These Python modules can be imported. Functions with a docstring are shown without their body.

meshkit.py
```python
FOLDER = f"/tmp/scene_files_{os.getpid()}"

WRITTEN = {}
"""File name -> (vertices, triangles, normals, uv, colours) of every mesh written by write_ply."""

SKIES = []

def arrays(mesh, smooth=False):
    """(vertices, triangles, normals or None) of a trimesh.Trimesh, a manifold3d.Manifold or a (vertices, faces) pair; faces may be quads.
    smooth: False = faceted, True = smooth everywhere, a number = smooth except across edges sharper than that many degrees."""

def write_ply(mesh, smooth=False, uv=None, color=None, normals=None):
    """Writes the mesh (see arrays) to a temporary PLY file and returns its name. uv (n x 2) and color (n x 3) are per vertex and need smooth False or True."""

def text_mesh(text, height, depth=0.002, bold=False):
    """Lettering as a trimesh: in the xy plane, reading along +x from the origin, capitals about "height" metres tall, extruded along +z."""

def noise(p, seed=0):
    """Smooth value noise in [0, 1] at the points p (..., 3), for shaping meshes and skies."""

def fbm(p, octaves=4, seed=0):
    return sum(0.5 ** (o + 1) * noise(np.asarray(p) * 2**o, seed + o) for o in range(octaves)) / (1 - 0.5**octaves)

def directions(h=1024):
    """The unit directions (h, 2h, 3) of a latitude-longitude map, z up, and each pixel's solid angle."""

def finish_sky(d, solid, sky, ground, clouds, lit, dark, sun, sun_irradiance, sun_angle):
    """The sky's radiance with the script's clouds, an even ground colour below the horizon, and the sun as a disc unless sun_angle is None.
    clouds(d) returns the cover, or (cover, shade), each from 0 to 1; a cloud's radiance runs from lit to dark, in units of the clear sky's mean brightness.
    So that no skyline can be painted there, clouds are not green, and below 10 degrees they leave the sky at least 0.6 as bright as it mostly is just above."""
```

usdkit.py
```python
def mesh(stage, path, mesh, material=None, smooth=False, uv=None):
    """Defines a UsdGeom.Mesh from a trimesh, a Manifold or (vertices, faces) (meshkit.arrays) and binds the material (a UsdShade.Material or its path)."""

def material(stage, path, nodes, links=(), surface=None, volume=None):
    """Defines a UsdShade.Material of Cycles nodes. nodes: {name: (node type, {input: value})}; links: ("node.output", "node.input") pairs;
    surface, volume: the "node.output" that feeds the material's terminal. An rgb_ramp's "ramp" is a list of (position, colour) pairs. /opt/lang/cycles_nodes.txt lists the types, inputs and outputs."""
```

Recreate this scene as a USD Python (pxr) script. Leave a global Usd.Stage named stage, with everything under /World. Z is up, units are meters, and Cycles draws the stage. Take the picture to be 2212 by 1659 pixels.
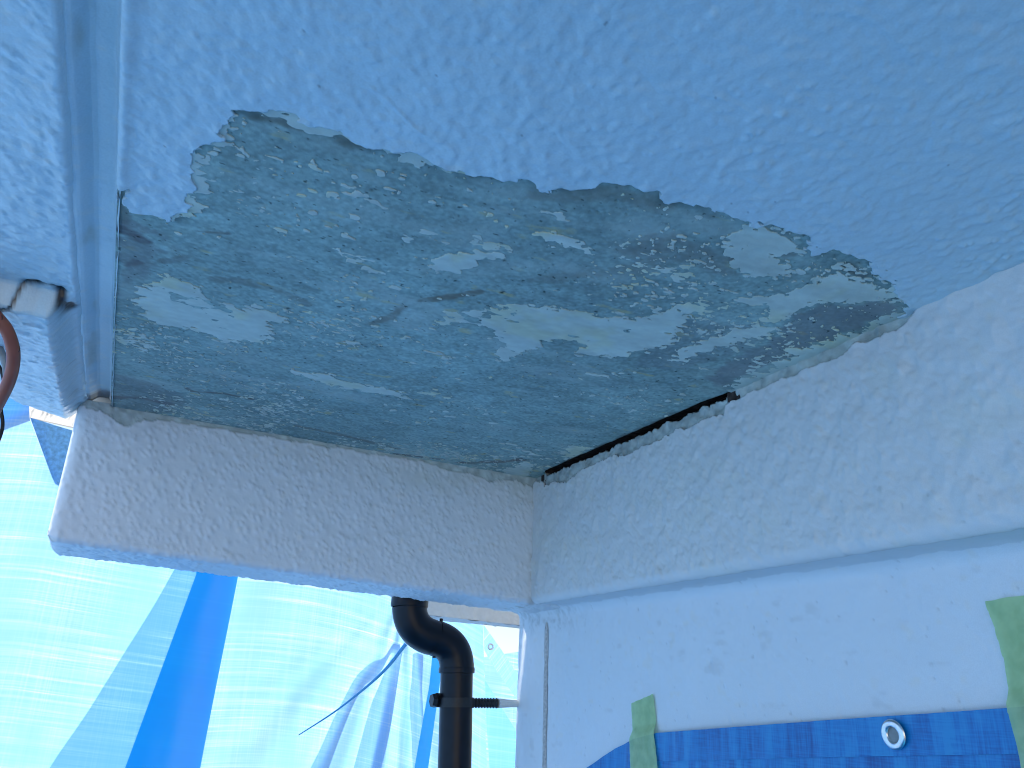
import math
import numpy as np
import trimesh
import shapely
from scipy.spatial import cKDTree
import usdkit
import meshkit
from pxr import Usd, UsdGeom, UsdLux, UsdShade, Gf, Sdf, Vt

stage = Usd.Stage.CreateInMemory()
UsdGeom.SetStageUpAxis(stage, UsdGeom.Tokens.z)
UsdGeom.SetStageMetersPerUnit(stage, 1.0)
UsdGeom.Xform.Define(stage, '/World')
UsdGeom.Scope.Define(stage, '/World/Looks')

# ------------------------------------------------------------------ camera, sky, sun, exposure
Z0 = 2.0                                    # height of the soffit corner above the ground
FOC = 1770.09                               # focal length in units of a 2212 pixel wide picture
RC = np.array([[0.90340, -0.42740, 0.03560], [0.18640, 0.31650, -0.93010], [0.38620, 0.84690, 0.36560]])
CAM = np.array([-0.8128, -1.6333, -0.4869])  # measured from the corner of slab, beam and wall
u_, s_, vt_ = np.linalg.svd(RC)
RC = u_ @ vt_
EXPOSURE = 0.95
SUN_AZ = np.array([-0.66, 0.75])
SUN_EL = math.radians(42)
SUN_I, SKY_I = 1.0, 0.10

cam = UsdGeom.Camera.Define(stage, '/World/camera')
cam.CreateHorizontalApertureAttr(36.0)
cam.CreateVerticalApertureAttr(27.0)
cam.CreateFocalLengthAttr(36.0 * FOC / 2212)
cam.CreateClippingRangeAttr(Gf.Vec2f(0.01, 2000))
cam.CreateExposureAttr(EXPOSURE)
m = np.eye(4)
m[0, :3], m[1, :3], m[2, :3], m[3, :3] = RC[0], -RC[1], -RC[2], CAM + [0, 0, Z0]
cam.AddTransformOp().Set(Gf.Matrix4d(m.tolist()))

az = SUN_AZ / np.linalg.norm(SUN_AZ)
SUN = np.array([az[0] * math.cos(SUN_EL), az[1] * math.cos(SUN_EL), math.sin(SUN_EL)])
sky_mat = usdkit.material(stage, '/World/Looks/sky', {
    's': ('sky_texture', {'sky_type': 'single_scattering', 'sun_disc': False, 'sun_elevation': SUN_EL, 'sun_rotation': math.atan2(SUN[0], SUN[1])}),
    'b': ('background_shader', {'strength': SKY_I})}, [('s.color', 'b.color')], surface='b.background')
dome = UsdLux.DomeLight.Define(stage, '/World/sky')
UsdShade.MaterialBindingAPI.Apply(dome.GetPrim()).Bind(sky_mat)
sun = UsdLux.DistantLight.Define(stage, '/World/sun')
sun.CreateIntensityAttr(SUN_I)
sun.CreateNormalizeAttr(True)
sun.CreateAngleAttr(0.5)
sun.CreateColorAttr(Gf.Vec3f(1.0, 0.95, 0.87))
zz = SUN
xx = np.cross([0, 0, 1.0], zz); xx /= np.linalg.norm(xx)
yy = np.cross(zz, xx)
m = np.eye(4); m[0, :3], m[1, :3], m[2, :3] = xx, yy, zz
sun.AddTransformOp().Set(Gf.Matrix4d(m.tolist()))

# ------------------------------------------------------------------ measuring helpers
SX, SY = -0.0079, 0.0195                     # fall of the slab's underside


def soffit_z(x, y):
    return SX * np.asarray(x) + SY * np.asarray(y)


def ray(px, py):
    return RC.T @ np.array([(px - 1106) / FOC, (py - 829.5) / FOC, 1.0])


def on_soffit(px, py, dz=0.0):
    r = ray(px, py); n = np.array([-SX, -SY, 1.0])
    return CAM + r * ((dz - n @ CAM) / (n @ r))


def on_y(px, py, y):
    r = ray(px, py); return CAM + r * ((y - CAM[1]) / r[1])


def on_x(px, py, x=0.0):
    r = ray(px, py); return CAM + r * ((x - CAM[0]) / r[0])


def at_depth(px, py, d):
    return CAM + ray(px, py) * d


# ------------------------------------------------------------------ scene helpers
NAMES = {}


def numbered(path):
    k = NAMES.get(path, 0); NAMES[path] = k + 1
    return path if k == 0 else f'{path}_{k:03d}'


def tag(prim, label=None, category=None, group=None, kind=None):
    for k, v in (('label', label), ('category', category), ('group', group), ('kind', kind)):
        if v:
            prim.SetCustomDataByKey(k, v)


def thing(name, label=None, category=None, group=None, kind=None, loc=(0, 0, 0)):
    x = UsdGeom.Xform.Define(stage, numbered('/World/' + name))
    tag(x.GetPrim(), label, category, group, kind)
    return x.GetPrim()


def obj(name, mesh, mat, parent=None, smooth=40, label=None, kind=None, colors=None, tuv=None):
    base = '/World' if parent is None else str(parent.GetPath())
    if hasattr(mesh, 'vertices'):
        v, f = np.array(mesh.vertices), np.array(mesh.faces)
    else:
        v, f = np.asarray(mesh[0], float), np.asarray(mesh[1], int)
    v = v + [0, 0, Z0]
    p = usdkit.mesh(stage, numbered(base + '/' + name), trimesh.Trimesh(v, f, process=False), mat, smooth=smooth)
    for nm, arr in (('albedo', colors), ('tuv', tuv)):
        if arr is not None:
            UsdGeom.PrimvarsAPI(p).CreatePrimvar(nm, Sdf.ValueTypeNames.Color3fArray, 'vertex').Set(Vt.Vec3fArray.FromNumpy(np.asarray(arr, np.float32)))
    p.CreateDoubleSidedAttr(True)
    tag(p.GetPrim(), label=label, kind=kind)
    return p.GetPrim()


def fb(u, v, s, seed=0, octaves=4):
    """Noise around 0, about -1 to 1; s: features per metre (a number or a pair)."""
    su, sv = (s, s) if np.ndim(s) == 0 else s
    u = np.asarray(u, float); v = np.asarray(v, float)
    return (meshkit.fbm(np.stack([u * su + 31.7, v * sv + 17.3, np.full(u.shape, 3.37 * seed + 0.5)], -1), octaves, seed) - 0.5) * 3.7


def smooth01(x, a, b):
    t = np.clip((np.asarray(x, float) - a) / (b - a), 0, 1)
    return t * t * (3 - 2 * t)


def nodules(box, per_m2, r0, r1, a0, a1, seed, stretch=(1.0, 1.0)):
    """A function of (u, v): rounded lumps scattered over the box."""
    g = np.random.default_rng(seed)
    n = max(1, int(per_m2 * (box[2] - box[0]) * (box[3] - box[1])))
    c = np.stack([g.uniform(box[0], box[2], n), g.uniform(box[1], box[3], n)], 1) * stretch
    r = g.uniform(r0, r1, n) * g.uniform(0.6, 1, n); a = g.uniform(a0, a1, n)
    tree = cKDTree(c)

    def h(u, v):
        d, i = tree.query(np.stack([np.ravel(u) * stretch[0], np.ravel(v) * stretch[1]], 1), k=min(3, n), distance_upper_bound=2.5 * r1)
        d = d.reshape(len(d), -1); i = np.minimum(i.reshape(len(d), -1), n - 1)
        out = np.where(np.isfinite(d), a[i] * np.exp(-(np.where(np.isfinite(d), d, 9) / r[i]) ** 2), 0)
        k = np.abs(out).argmax(1)
        return out[np.arange(len(k)), k].reshape(np.shape(u))
    return h


def grid(u0, u1, v0, v1, du, dv=None):
    nu = max(2, int(round((u1 - u0) / du)) + 1); nv = max(2, int(round((v1 - v0) / (dv or du))) + 1)
    u, v = np.meshgrid(np.linspace(u0, u1, nu), np.linspace(v0, v1, nv), indexing='ij')
    i, j = np.meshgrid(np.arange(nu - 1), np.arange(nv - 1), indexing='ij')
    a = (i * nv + j).ravel(); b = ((i + 1) * nv + j).ravel()
    f = np.concatenate([np.stack([a, b, b + 1], 1), np.stack([a, b + 1, a + 1], 1)])
    return u.ravel(), v.ravel(), f


def clip(u, v, s, f):
    """The part of the flat mesh (u, v) where s > 0, cut along s = 0. Returns u, v, faces, cut edges (pairs)."""
    s = np.where(np.abs(s) < 1e-7, 1e-7, s)
    keep = (s[f] > 0).any(1)
    r = trimesh.intersections.slice_faces_plane(np.stack([u, v, s], 1), f[keep], np.array([0, 0, 1.0]), np.zeros(3))
    vv, ff = np.array(r[0]), np.array(r[1])
    key = np.round(vv[:, :2] * 1e7).astype(np.int64)
    _, first, inv = np.unique(key, axis=0, return_index=True, return_inverse=True)
    ff = inv.ravel()[ff]; vv = vv[first]
    ff = ff[(ff[:, 0] != ff[:, 1]) & (ff[:, 1] != ff[:, 2]) & (ff[:, 0] != ff[:, 2])]
    e = np.concatenate([ff[:, [0, 1]], ff[:, [1, 2]], ff[:, [2, 0]]])
    _, idx, cnt = np.unique(np.sort(e, 1), axis=0, return_index=True, return_counts=True)
    rim = e[idx[cnt == 1]]
    rim = rim[(np.abs(vv[rim, 2]) < 1e-6).all(1)]
    return vv[:, 0], vv[:, 1], ff, rim


def sdf(poly, u, v):
    """Signed distance to a polygon, positive inside."""
    p = np.asarray(poly, float)
    q = np.roll(p, -1, 0)
    pts = np.concatenate([a + (b - a) * np.linspace(0, 1, max(2, int(np.linalg.norm(b - a) / 0.002)), endpoint=False)[:, None] for a, b in zip(p, q)])
    d = cKDTree(pts).query(np.stack([u, v], 1))[0]
    return np.where(shapely.contains_xy(shapely.Polygon(p).buffer(0), u, v), d, -d)


def path_dist(pts, u, v):
    p = np.asarray(pts, float)
    c = np.concatenate([a + (b - a) * np.linspace(0, 1, max(2, int(np.linalg.norm(b - a) / 0.0015)))[:, None] for a, b in zip(p[:-1], p[1:])]) if len(p) > 1 else p
    return cKDTree(c).query(np.stack([u, v], 1))[0]


def box_mesh(x0, x1, y0, y1, z0, z1):
    b = trimesh.creation.box((x1 - x0, y1 - y0, z1 - z0)); b.apply_translation(((x0 + x1) / 2, (y0 + y1) / 2, (z0 + z1) / 2))
    return b


def catmull(p, n=10):
    p = np.asarray(p, float); q = np.vstack([2 * p[0] - p[1], p, 2 * p[-1] - p[-2]]); out = []
    for k in range(1, len(q) - 2):
        for t in np.linspace(0, 1, n, endpoint=False):
            a, b, c, d = q[k - 1:k + 3]
            out.append(0.5 * (2 * b + (c - a) * t + (2 * a - 5 * b + 4 * c - d) * t * t + (3 * b - a - 3 * c + d) * t ** 3))
    return np.array(out + [p[-1]])


def tube(path, r, sides=28, caps=True):
    p = np.asarray(path, float); n = len(p)
    r = np.broadcast_to(np.asarray(r, float), (n,))
    t = np.gradient(p, axis=0); t /= np.linalg.norm(t, axis=1)[:, None]
    a = np.cross(t[0], [0.3, 1, 0.2]); a /= np.linalg.norm(a); A = []
    for k in range(n):
        a = a - t[k] * (a @ t[k]); a /= np.linalg.norm(a); A.append(a.copy())
    A = np.array(A); B = np.cross(t, A); th = np.linspace(0, 2 * np.pi, sides, endpoint=False)
    v = (p[:, None] + r[:, None, None] * (np.cos(th)[None, :, None] * A[:, None] + np.sin(th)[None, :, None] * B[:, None])).reshape(-1, 3)
    f = []
    for k in range(n - 1):
        for j in range(sides):
            q = (k * sides + j, k * sides + (j + 1) % sides, (k + 1) * sides + (j + 1) % sides, (k + 1) * sides + j)
            f += [(q[0], q[1], q[2]), (q[0], q[2], q[3])]
    if caps:
        v = np.vstack([v, p[:1], p[-1:]])
        for j in range(sides):
            f += [(n * sides, (j + 1) % sides, j), (n * sides + 1, (n - 1) * sides + j, (n - 1) * sides + (j + 1) % sides)]
    return trimesh.Trimesh(v, np.array(f), process=False)


def lathe(profile, base, axis, sides=32):
    """profile: (distance along the axis, radius) pairs."""
    axis = np.asarray(axis, float); axis /= np.linalg.norm(axis)
    a = np.cross(axis, [0.31, 0.2, 0.9]); a /= np.linalg.norm(a); b = np.cross(axis, a)
    th = np.linspace(0, 2 * np.pi, sides, endpoint=False)
    v = np.concatenate([np.asarray(base) + axis * d + r * (np.cos(th)[:, None] * a + np.sin(th)[:, None] * b) for d, r in profile])
    f = []
    for k in range(len(profile) - 1):
        for j in range(sides):
            q = (k * sides + j, k * sides + (j + 1) % sides, (k + 1) * sides + (j + 1) % sides, (k + 1) * sides + j)
            f += [(q[0], q[1], q[2]), (q[0], q[2], q[3])]
    return trimesh.Trimesh(v, np.array(f), process=False)


def ring(center, axis, R, r, sides=40, m=12, flat=1.0):
    axis = np.asarray(axis, float); axis /= np.linalg.norm(axis)
    a = np.cross(axis, [0.31, 0.2, 0.9]); a /= np.linalg.norm(a); b = np.cross(axis, a)
    th = np.linspace(0, 2 * np.pi, sides, endpoint=False); ph = np.linspace(0, 2 * np.pi, m, endpoint=False)
    rad = np.cos(th)[:, None] * a + np.sin(th)[:, None] * b
    v = (np.asarray(center) + rad[:, None] * (R + r * np.cos(ph))[None, :, None] + axis * (flat * r * np.sin(ph))[None, :, None]).reshape(-1, 3)
    f = []
    for i in range(sides):
        for j in range(m):
            q = (i * m + j, ((i + 1) % sides) * m + j, ((i + 1) % sides) * m + (j + 1) % m, i * m + (j + 1) % m)
            f += [(q[0], q[1], q[2]), (q[0], q[2], q[3])]
    return trimesh.Trimesh(v, np.array(f), process=False)


# ------------------------------------------------------------------ materials
def painted(name, scale=260, strength=0.25, rough=0.42, dist=0.0012, spec=0.5):
    """Coated stucco whose colour comes with the mesh (dirt, wear and some painted light included)."""
    return usdkit.material(stage, '/World/Looks/' + name, {
        'g': ('geometry', {}), 'a': ('attribute', {'attribute': 'albedo'}),
        'n': ('noise_texture', {'scale': scale, 'detail': 4.0, 'roughness': 0.6}),
        'n2': ('noise_texture', {'scale': scale * 3.1, 'detail': 2.0}),
        'r': ('rgb_ramp', {'ramp': [(0.3, (0.93, 0.93, 0.93)), (0.7, (1, 1, 1))]}),
        'm': ('mix_color', {'blend_type': 'multiply', 'fac': 1.0}),
        'b': ('bump', {'strength': strength, 'distance': dist}),
        'p': ('principled_bsdf', {'roughness': rough, 'specular_ior_level': spec})},
        [('g.position', 'n.vector'), ('g.position', 'n2.vector'), ('n2.fac', 'r.fac'), ('a.color', 'm.a'), ('r.color', 'm.b'),
         ('m.result', 'p.base_color'), ('n.fac', 'b.height'), ('b.normal', 'p.normal')], surface='p.BSDF')


def plain(name, color, rough=0.5, metallic=0.0, scale=120, var=0.12, bump=0.1, dist=0.001, spec=0.5):
    c = np.asarray(color, float)
    return usdkit.material(stage, '/World/Looks/' + name, {
        'g': ('geometry', {}), 'n': ('noise_texture', {'scale': scale, 'detail': 4.0}),
        'r': ('rgb_ramp', {'ramp': [(0.3, tuple(c * (1 - var))), (0.7, tuple(np.minimum(c * (1 + var), 1)))]}),
        'b': ('bump', {'strength': bump, 'distance': dist}),
        'p': ('principled_bsdf', {'roughness': rough, 'metallic': metallic, 'specular_ior_level': spec})},
        [('g.position', 'n.vector'), ('n.fac', 'r.fac'), ('r.color', 'p.base_color'), ('n.fac', 'b.height'), ('b.normal', 'p.normal')], surface='p.BSDF')


def tarp_material(name, thin, white, refl, streaks=0.8, through=0.86):
    """Woven plastic sheet: light passes through it; stretched and worn lines are paler."""
    return usdkit.material(stage, '/World/Looks/' + name, {
        't': ('attribute', {'attribute': 'tuv'}),
        'm1': ('mapping', {'scale': (1.6, 95.0, 1.0)}), 'n1': ('noise_texture', {'scale': 1.0, 'detail': 3.0, 'roughness': 0.65}),
        'r1': ('rgb_ramp', {'ramp': [(0.0, (0, 0, 0)), (0.50, (0, 0, 0)), (0.62, (0.35,) * 3), (0.74, (1, 1, 1))]}),
        'm2': ('mapping', {'scale': (230.0, 1.2, 1.0)}), 'n2': ('noise_texture', {'scale': 1.0, 'detail': 2.0}),
        'r2': ('rgb_ramp', {'ramp': [(0.45, (0, 0, 0)), (0.75, (0.22,) * 3)]}),
        'm3': ('mapping', {'scale': (2.2, 260.0, 1.0)}), 'n3': ('noise_texture', {'scale': 1.0, 'detail': 2.0}),
        'r3': ('rgb_ramp', {'ramp': [(0.42, (0, 0, 0)), (0.75, (0.36,) * 3)]}),
        'n4': ('noise_texture', {'scale': 5.0, 'detail': 3.0}), 'r4': ('rgb_ramp', {'ramp': [(0.35, (0.25,) * 3), (0.65, (1, 1, 1))]}),
        'a1': ('mix_color', {'blend_type': 'add', 'fac': 1.0}), 'a2': ('mix_color', {'blend_type': 'add', 'fac': 1.0}),
        'a3': ('mix_color', {'blend_type': 'multiply', 'fac': 1.0, 'use_clamp_result': True}),
        'sc': ('mix_color', {'blend_type': 'multiply', 'fac': 1.0, 'b': (streaks,) * 3}),
        'bw': ('rgb_to_bw', {}),
        'c': ('mix_color', {'a': thin, 'b': white}),
        'tr': ('translucent_bsdf', {}), 'd': ('diffuse_bsdf', {'color': refl}), 'x': ('mix_closure', {'fac': through}),
        'gl': ('glossy_bsdf', {'color': (0.9, 0.9, 0.9), 'roughness': 0.3}), 'y': ('mix_closure', {'fac': 0.05})},
        [('t.vector', 'm1.vector'), ('m1.vector', 'n1.vector'), ('n1.fac', 'r1.fac'), ('t.vector', 'm2.vector'), ('m2.vector', 'n2.vector'), ('n2.fac', 'r2.fac'),
         ('t.vector', 'm3.vector'), ('m3.vector', 'n3.vector'), ('n3.fac', 'r3.fac'), ('t.vector', 'n4.vector'), ('n4.fac', 'r4.fac'),
         ('r1.color', 'a1.a'), ('r2.color', 'a1.b'), ('a1.result', 'a2.a'), ('r3.color', 'a2.b'), ('a2.result', 'a3.a'), ('r4.color', 'a3.b'),
         ('a3.result', 'sc.a'), ('sc.result', 'bw.color'), ('bw.val', 'c.fac'), ('c.result', 'tr.color'),
         ('d.BSDF', 'x.closure1'), ('tr.BSDF', 'x.closure2'), ('x.closure', 'y.closure1'), ('gl.BSDF', 'y.closure2')], surface='y.closure')


PAINT = np.array([0.68, 0.69, 0.70])
PAINT_BLUELIT = np.array([0.53, 0.66, 0.71])            # white slab paint with the blue tarp light tinted in
M_SOFFIT = painted('soffit_paint', 150, 0.45, 0.36, 0.0014)
M_LIP = painted('edge_gloss_paint', 150, 0.5, 0.24, 0.0014, 0.6)
M_STUCCO = painted('beam_stucco', 330, 0.35, 0.50, 0.0010)
M_WALL = painted('wall_stucco', 240, 0.28, 0.55, 0.0010)
M_CONCRETE = painted('bare_concrete', 420, 0.5, 0.85, 0.0010, 0.25)
M_FILLER = painted('filler_coat', 380, 0.4, 0.75, 0.0008, 0.3)
M_MORTAR = plain('rough_mortar', (0.34, 0.32, 0.26), 0.95, scale=160, var=0.35, bump=0.6, dist=0.004, spec=0.2)
M_RUST = plain('slot_grime', (0.055, 0.042, 0.036), 0.95, scale=90, var=0.5, bump=0.5, dist=0.003, spec=0.2)
M_SLAB = plain('slab_concrete', (0.36, 0.35, 0.32), 0.9, scale=25, var=0.15)
M_WHITE = plain('sunlit_white_stucco', (0.74, 0.73, 0.70), 0.7, scale=55, var=0.05, bump=0.6, dist=0.006)
M_GROUND = plain('ground', (0.20, 0.18, 0.15), 0.95, scale=3, var=0.2, bump=0.3, dist=0.01)
M_PIPE = plain('dark_pvc', (0.005, 0.007, 0.012), 0.34, scale=40, var=0.2, bump=0.04, dist=0.001, spec=0.28)
M_PIPE_CLAMP = plain('dark_metal', (0.008, 0.009, 0.011), 0.45, scale=200, var=0.3, bump=0.2, dist=0.001)
M_BROWN = plain('brown_plastic', (0.30, 0.085, 0.045), 0.42, scale=30, var=0.15, bump=0.05)
M_BLACK = plain('black_tape', (0.012, 0.011, 0.011), 0.5)
M_CABLE = plain('grey_cable', (0.22, 0.24, 0.24), 0.45)
M_BRACKET = plain('grey_bracket', (0.30, 0.32, 0.29), 0.45, scale=90, var=0.15)
M_STEEL = plain('eyelet_metal', (0.72, 0.73, 0.74), 0.25, metallic=1.0, scale=300, var=0.1, bump=0.1, dist=0.0005)
M_SEAL = plain('sealant', (0.50, 0.455, 0.42), 0.7, scale=150, var=0.25)
M_TARP = tarp_material('translucent_tarp', (0.24, 0.53, 0.96), (0.74, 0.90, 0.99), (0.03, 0.32, 0.80))
M_TARP2 = tarp_material('translucent_tarp_plain', (0.18, 0.51, 0.96), (0.60, 0.84, 0.99), (0.03, 0.32, 0.80), streaks=0.5)
M_PALE = tarp_material('pale_tarp', (0.80, 0.93, 0.99), (0.92, 0.98, 0.99), (0.3, 0.6, 0.9), streaks=0.6, through=0.95)
M_FOLD = tarp_material('folded_tarp', (0.012, 0.46, 0.72), (0.05, 0.54, 0.80), (0.02, 0.30, 0.65), streaks=0.3)
M_THIN = tarp_material('worn_tarp', (0.46, 0.76, 0.98), (0.80, 0.93, 0.99), (0.05, 0.40, 0.80), streaks=0.6)
M_WALLTARP = usdkit.material(stage, '/World/Looks/wall_tarp', {
    't': ('attribute', {'attribute': 'tuv'}), 'm1': ('mapping', {'scale': (38.0, 5.0, 1.0)}), 'n1': ('noise_texture', {'scale': 1.0, 'detail': 4.0, 'roughness': 0.6}),
    'm2': ('mapping', {'scale': (420.0, 24.0, 1.0)}), 'n2': ('noise_texture', {'scale': 1.0, 'detail': 2.0}), 'm3': ('mapping', {'scale': (24.0, 420.0, 1.0)}), 'n3': ('noise_texture', {'scale': 1.0, 'detail': 2.0}),
    'a': ('math', {'math_type': 'multiply_add', 'value2': 0.35}), 'b2': ('math', {'math_type': 'multiply_add', 'value2': 0.35}),
    'r': ('rgb_ramp', {'ramp': [(0.62, (0.002, 0.085, 0.30)), (0.85, (0.003, 0.19, 0.50)), (1.1, (0.02, 0.30, 0.60))]}),
    'b': ('bump', {'strength': 0.35, 'distance': 0.0012}), 'p': ('principled_bsdf', {'roughness': 0.38})},
    [('t.vector', 'm1.vector'), ('m1.vector', 'n1.vector'), ('t.vector', 'm2.vector'), ('m2.vector', 'n2.vector'), ('t.vector', 'm3.vector'), ('m3.vector', 'n3.vector'),
     ('n2.fac', 'a.value1'), ('n1.fac', 'a.value3'), ('n3.fac', 'b2.value1'), ('a.value', 'b2.value3'), ('b2.value', 'r.fac'), ('r.color', 'p.base_color'), ('b2.value', 'b.height'), ('b.normal', 'p.normal')], surface='p.BSDF')
M_FLOORTARP = plain('floor_sheet', (0.002, 0.22, 0.42), 0.45, scale=14, var=0.15, bump=0.3, dist=0.01)
M_CORD = plain('blue_cord', (0.06, 0.30, 0.62), 0.7)
M_TAPE = usdkit.material(stage, '/World/Looks/green_tape', {
    'g': ('geometry', {}), 'n': ('noise_texture', {'scale': 60.0, 'detail': 3.0}),
    'r': ('rgb_ramp', {'ramp': [(0.35, (0.40, 0.58, 0.28)), (0.65, (0.54, 0.72, 0.38))]}),
    'b': ('bump', {'strength': 0.4, 'distance': 0.002}),
    'p': ('principled_bsdf', {'roughness': 0.45}), 't': ('transparent_bsdf', {'color': (0.75, 0.95, 0.6)}), 'x': ('mix_closure', {'fac': 0.32})},
    [('g.position', 'n.vector'), ('n.fac', 'r.fac'), ('r.color', 'p.base_color'), ('n.fac', 'b.height'), ('b.normal', 'p.normal'), ('p.BSDF', 'x.closure1'), ('t.BSDF', 'x.closure2')], surface='x.closure')

# ------------------------------------------------------------------ ground
obj('ground', (np.array([[-400, -400, -2.0], [400, -400, -2.0], [400, 400, -2.0], [-400, 400, -2.0]]), [[0, 1, 2], [0, 2, 3]]), M_GROUND, smooth=False, kind='structure')

# ------------------------------------------------------------------ the slab's underside
px_poly = lambda pts, dz=0.0: np.array([on_soffit(a, b, dz)[:2] for a, b in pts])
GX0, GX1 = -0.931, -0.891                     # drip groove
EDGE_X = -1.052                               # the slab's free edge

PATCH = [(244, 372), (257, 400), (282, 399), (284, 430), (287, 452), (320, 457), (360, 470), (400, 465), (425, 448), (441, 445), (405, 430), (423, 405), (412, 385), (425, 370), (427, 333),
         (450, 322), (468, 318), (505, 300), (488, 285), (500, 262), (520, 245), (540, 236), (580, 232), (625, 240), (647, 267), (667, 280), (737, 283), (764, 303), (800, 318), (850, 330), (890, 328),
         (924, 347), (970, 360), (1004, 366), (1047, 373), (1074, 371), (1104, 377), (1137, 390), (1160, 412), (1190, 412), (1204, 398), (1244, 408), (1284, 405), (1317, 397), (1357, 397), (1421, 413),
         (1434, 437), (1475, 443), (1522, 442), (1565, 460), (1618, 477), (1672, 482), (1702, 497), (1742, 512), (1775, 538), (1822, 546), (1852, 555), (1872, 586), (1902, 598), (1935, 618), (1962, 645),
         (1970, 668), (2000, 720), (1600, 960), (1250, 1120), (1100, 1080), (900, 1020), (600, 960), (300, 915), (215, 900), (225, 700), (236, 500)]
ISLANDS = [
    [(287, 636), (343, 586), (400, 603), (437, 620), (450, 653), (483, 656), (533, 663), (580, 663), (613, 686), (600, 720), (567, 740), (467, 740), (400, 710), (333, 693), (300, 676)],
    [(937, 703), (970, 670), (1037, 676), (1097, 656), (1150, 650), (1237, 670), (1277, 670), (1304, 683), (1354, 686), (1420, 672), (1475, 655), (1470, 720), (1404, 740), (1304, 746), (1210, 736), (1137, 756), (1087, 783), (1070, 766), (1084, 740), (1020, 706)],
    [(987, 547), (1027, 513), (1057, 530), (1094, 547), (1064, 570), (977, 583), (917, 603), (897, 593), (950, 560)],
    [(1147, 507), (1170, 497), (1264, 523), (1267, 540), (1204, 533)],
    [(1287, 530), (1357, 523), (1354, 540), (1304, 543)],
    [(1588, 583), (1568, 510), (1608, 482), (1690, 500), (1740, 520), (1700, 555), (1732, 590), (1675, 610), (1608, 596)],
    [(1752, 603), (1808, 590), (1909, 610), (1962, 643), (1892, 650), (1752, 663), (1708, 693), (1642, 733), (1542, 753), (1475, 780), (1440, 770), (1475, 753), (1575, 713), (1652, 696), (1655, 663), (1585, 663), (1475, 680), (1440, 660), (1475, 643), (1575, 640), (1692, 630)],
    [(610, 790), (650, 798), (740, 818), (860, 842), (945, 850), (860, 855), (730, 842), (640, 812)],
    [(1204, 973), (1240, 962), (1287, 966), (1250, 985), (1220, 992)],
    [(1080, 1015), (1130, 996), (1165, 1003), (1140, 1030), (1090, 1030)],
    [(940, 770), (970, 766), (985, 776), (967, 781)],
    [(1165, 455), (1210, 460), (1225, 475), (1190, 472)],
    [(895, 430), (930, 428), (938, 440), (905, 444)],
    [(810, 630), (825, 632), (838, 655), (825, 652)],
    [(290, 455), (300, 403), (350, 373), (425, 368), (405, 430), (443, 447), (400, 468), (355, 474), (310, 462)],
    [(427, 340), (455, 318), (440, 290), (480, 262), (505, 235), (520, 250), (490, 285), (510, 302), (470, 330)],
    [(850, 325), (900, 322), (985, 352), (1060, 370), (1050, 380), (960, 372), (900, 352)],
    [(1270, 690), (1400, 700), (1470, 720), (1430, 760), (1330, 770), (1250, 765)],
    [(1560, 845), (1640, 800), (1760, 745), (1860, 712), (1945, 665), (1985, 670), (1940, 705), (1760, 790), (1580, 870)],
]
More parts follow.
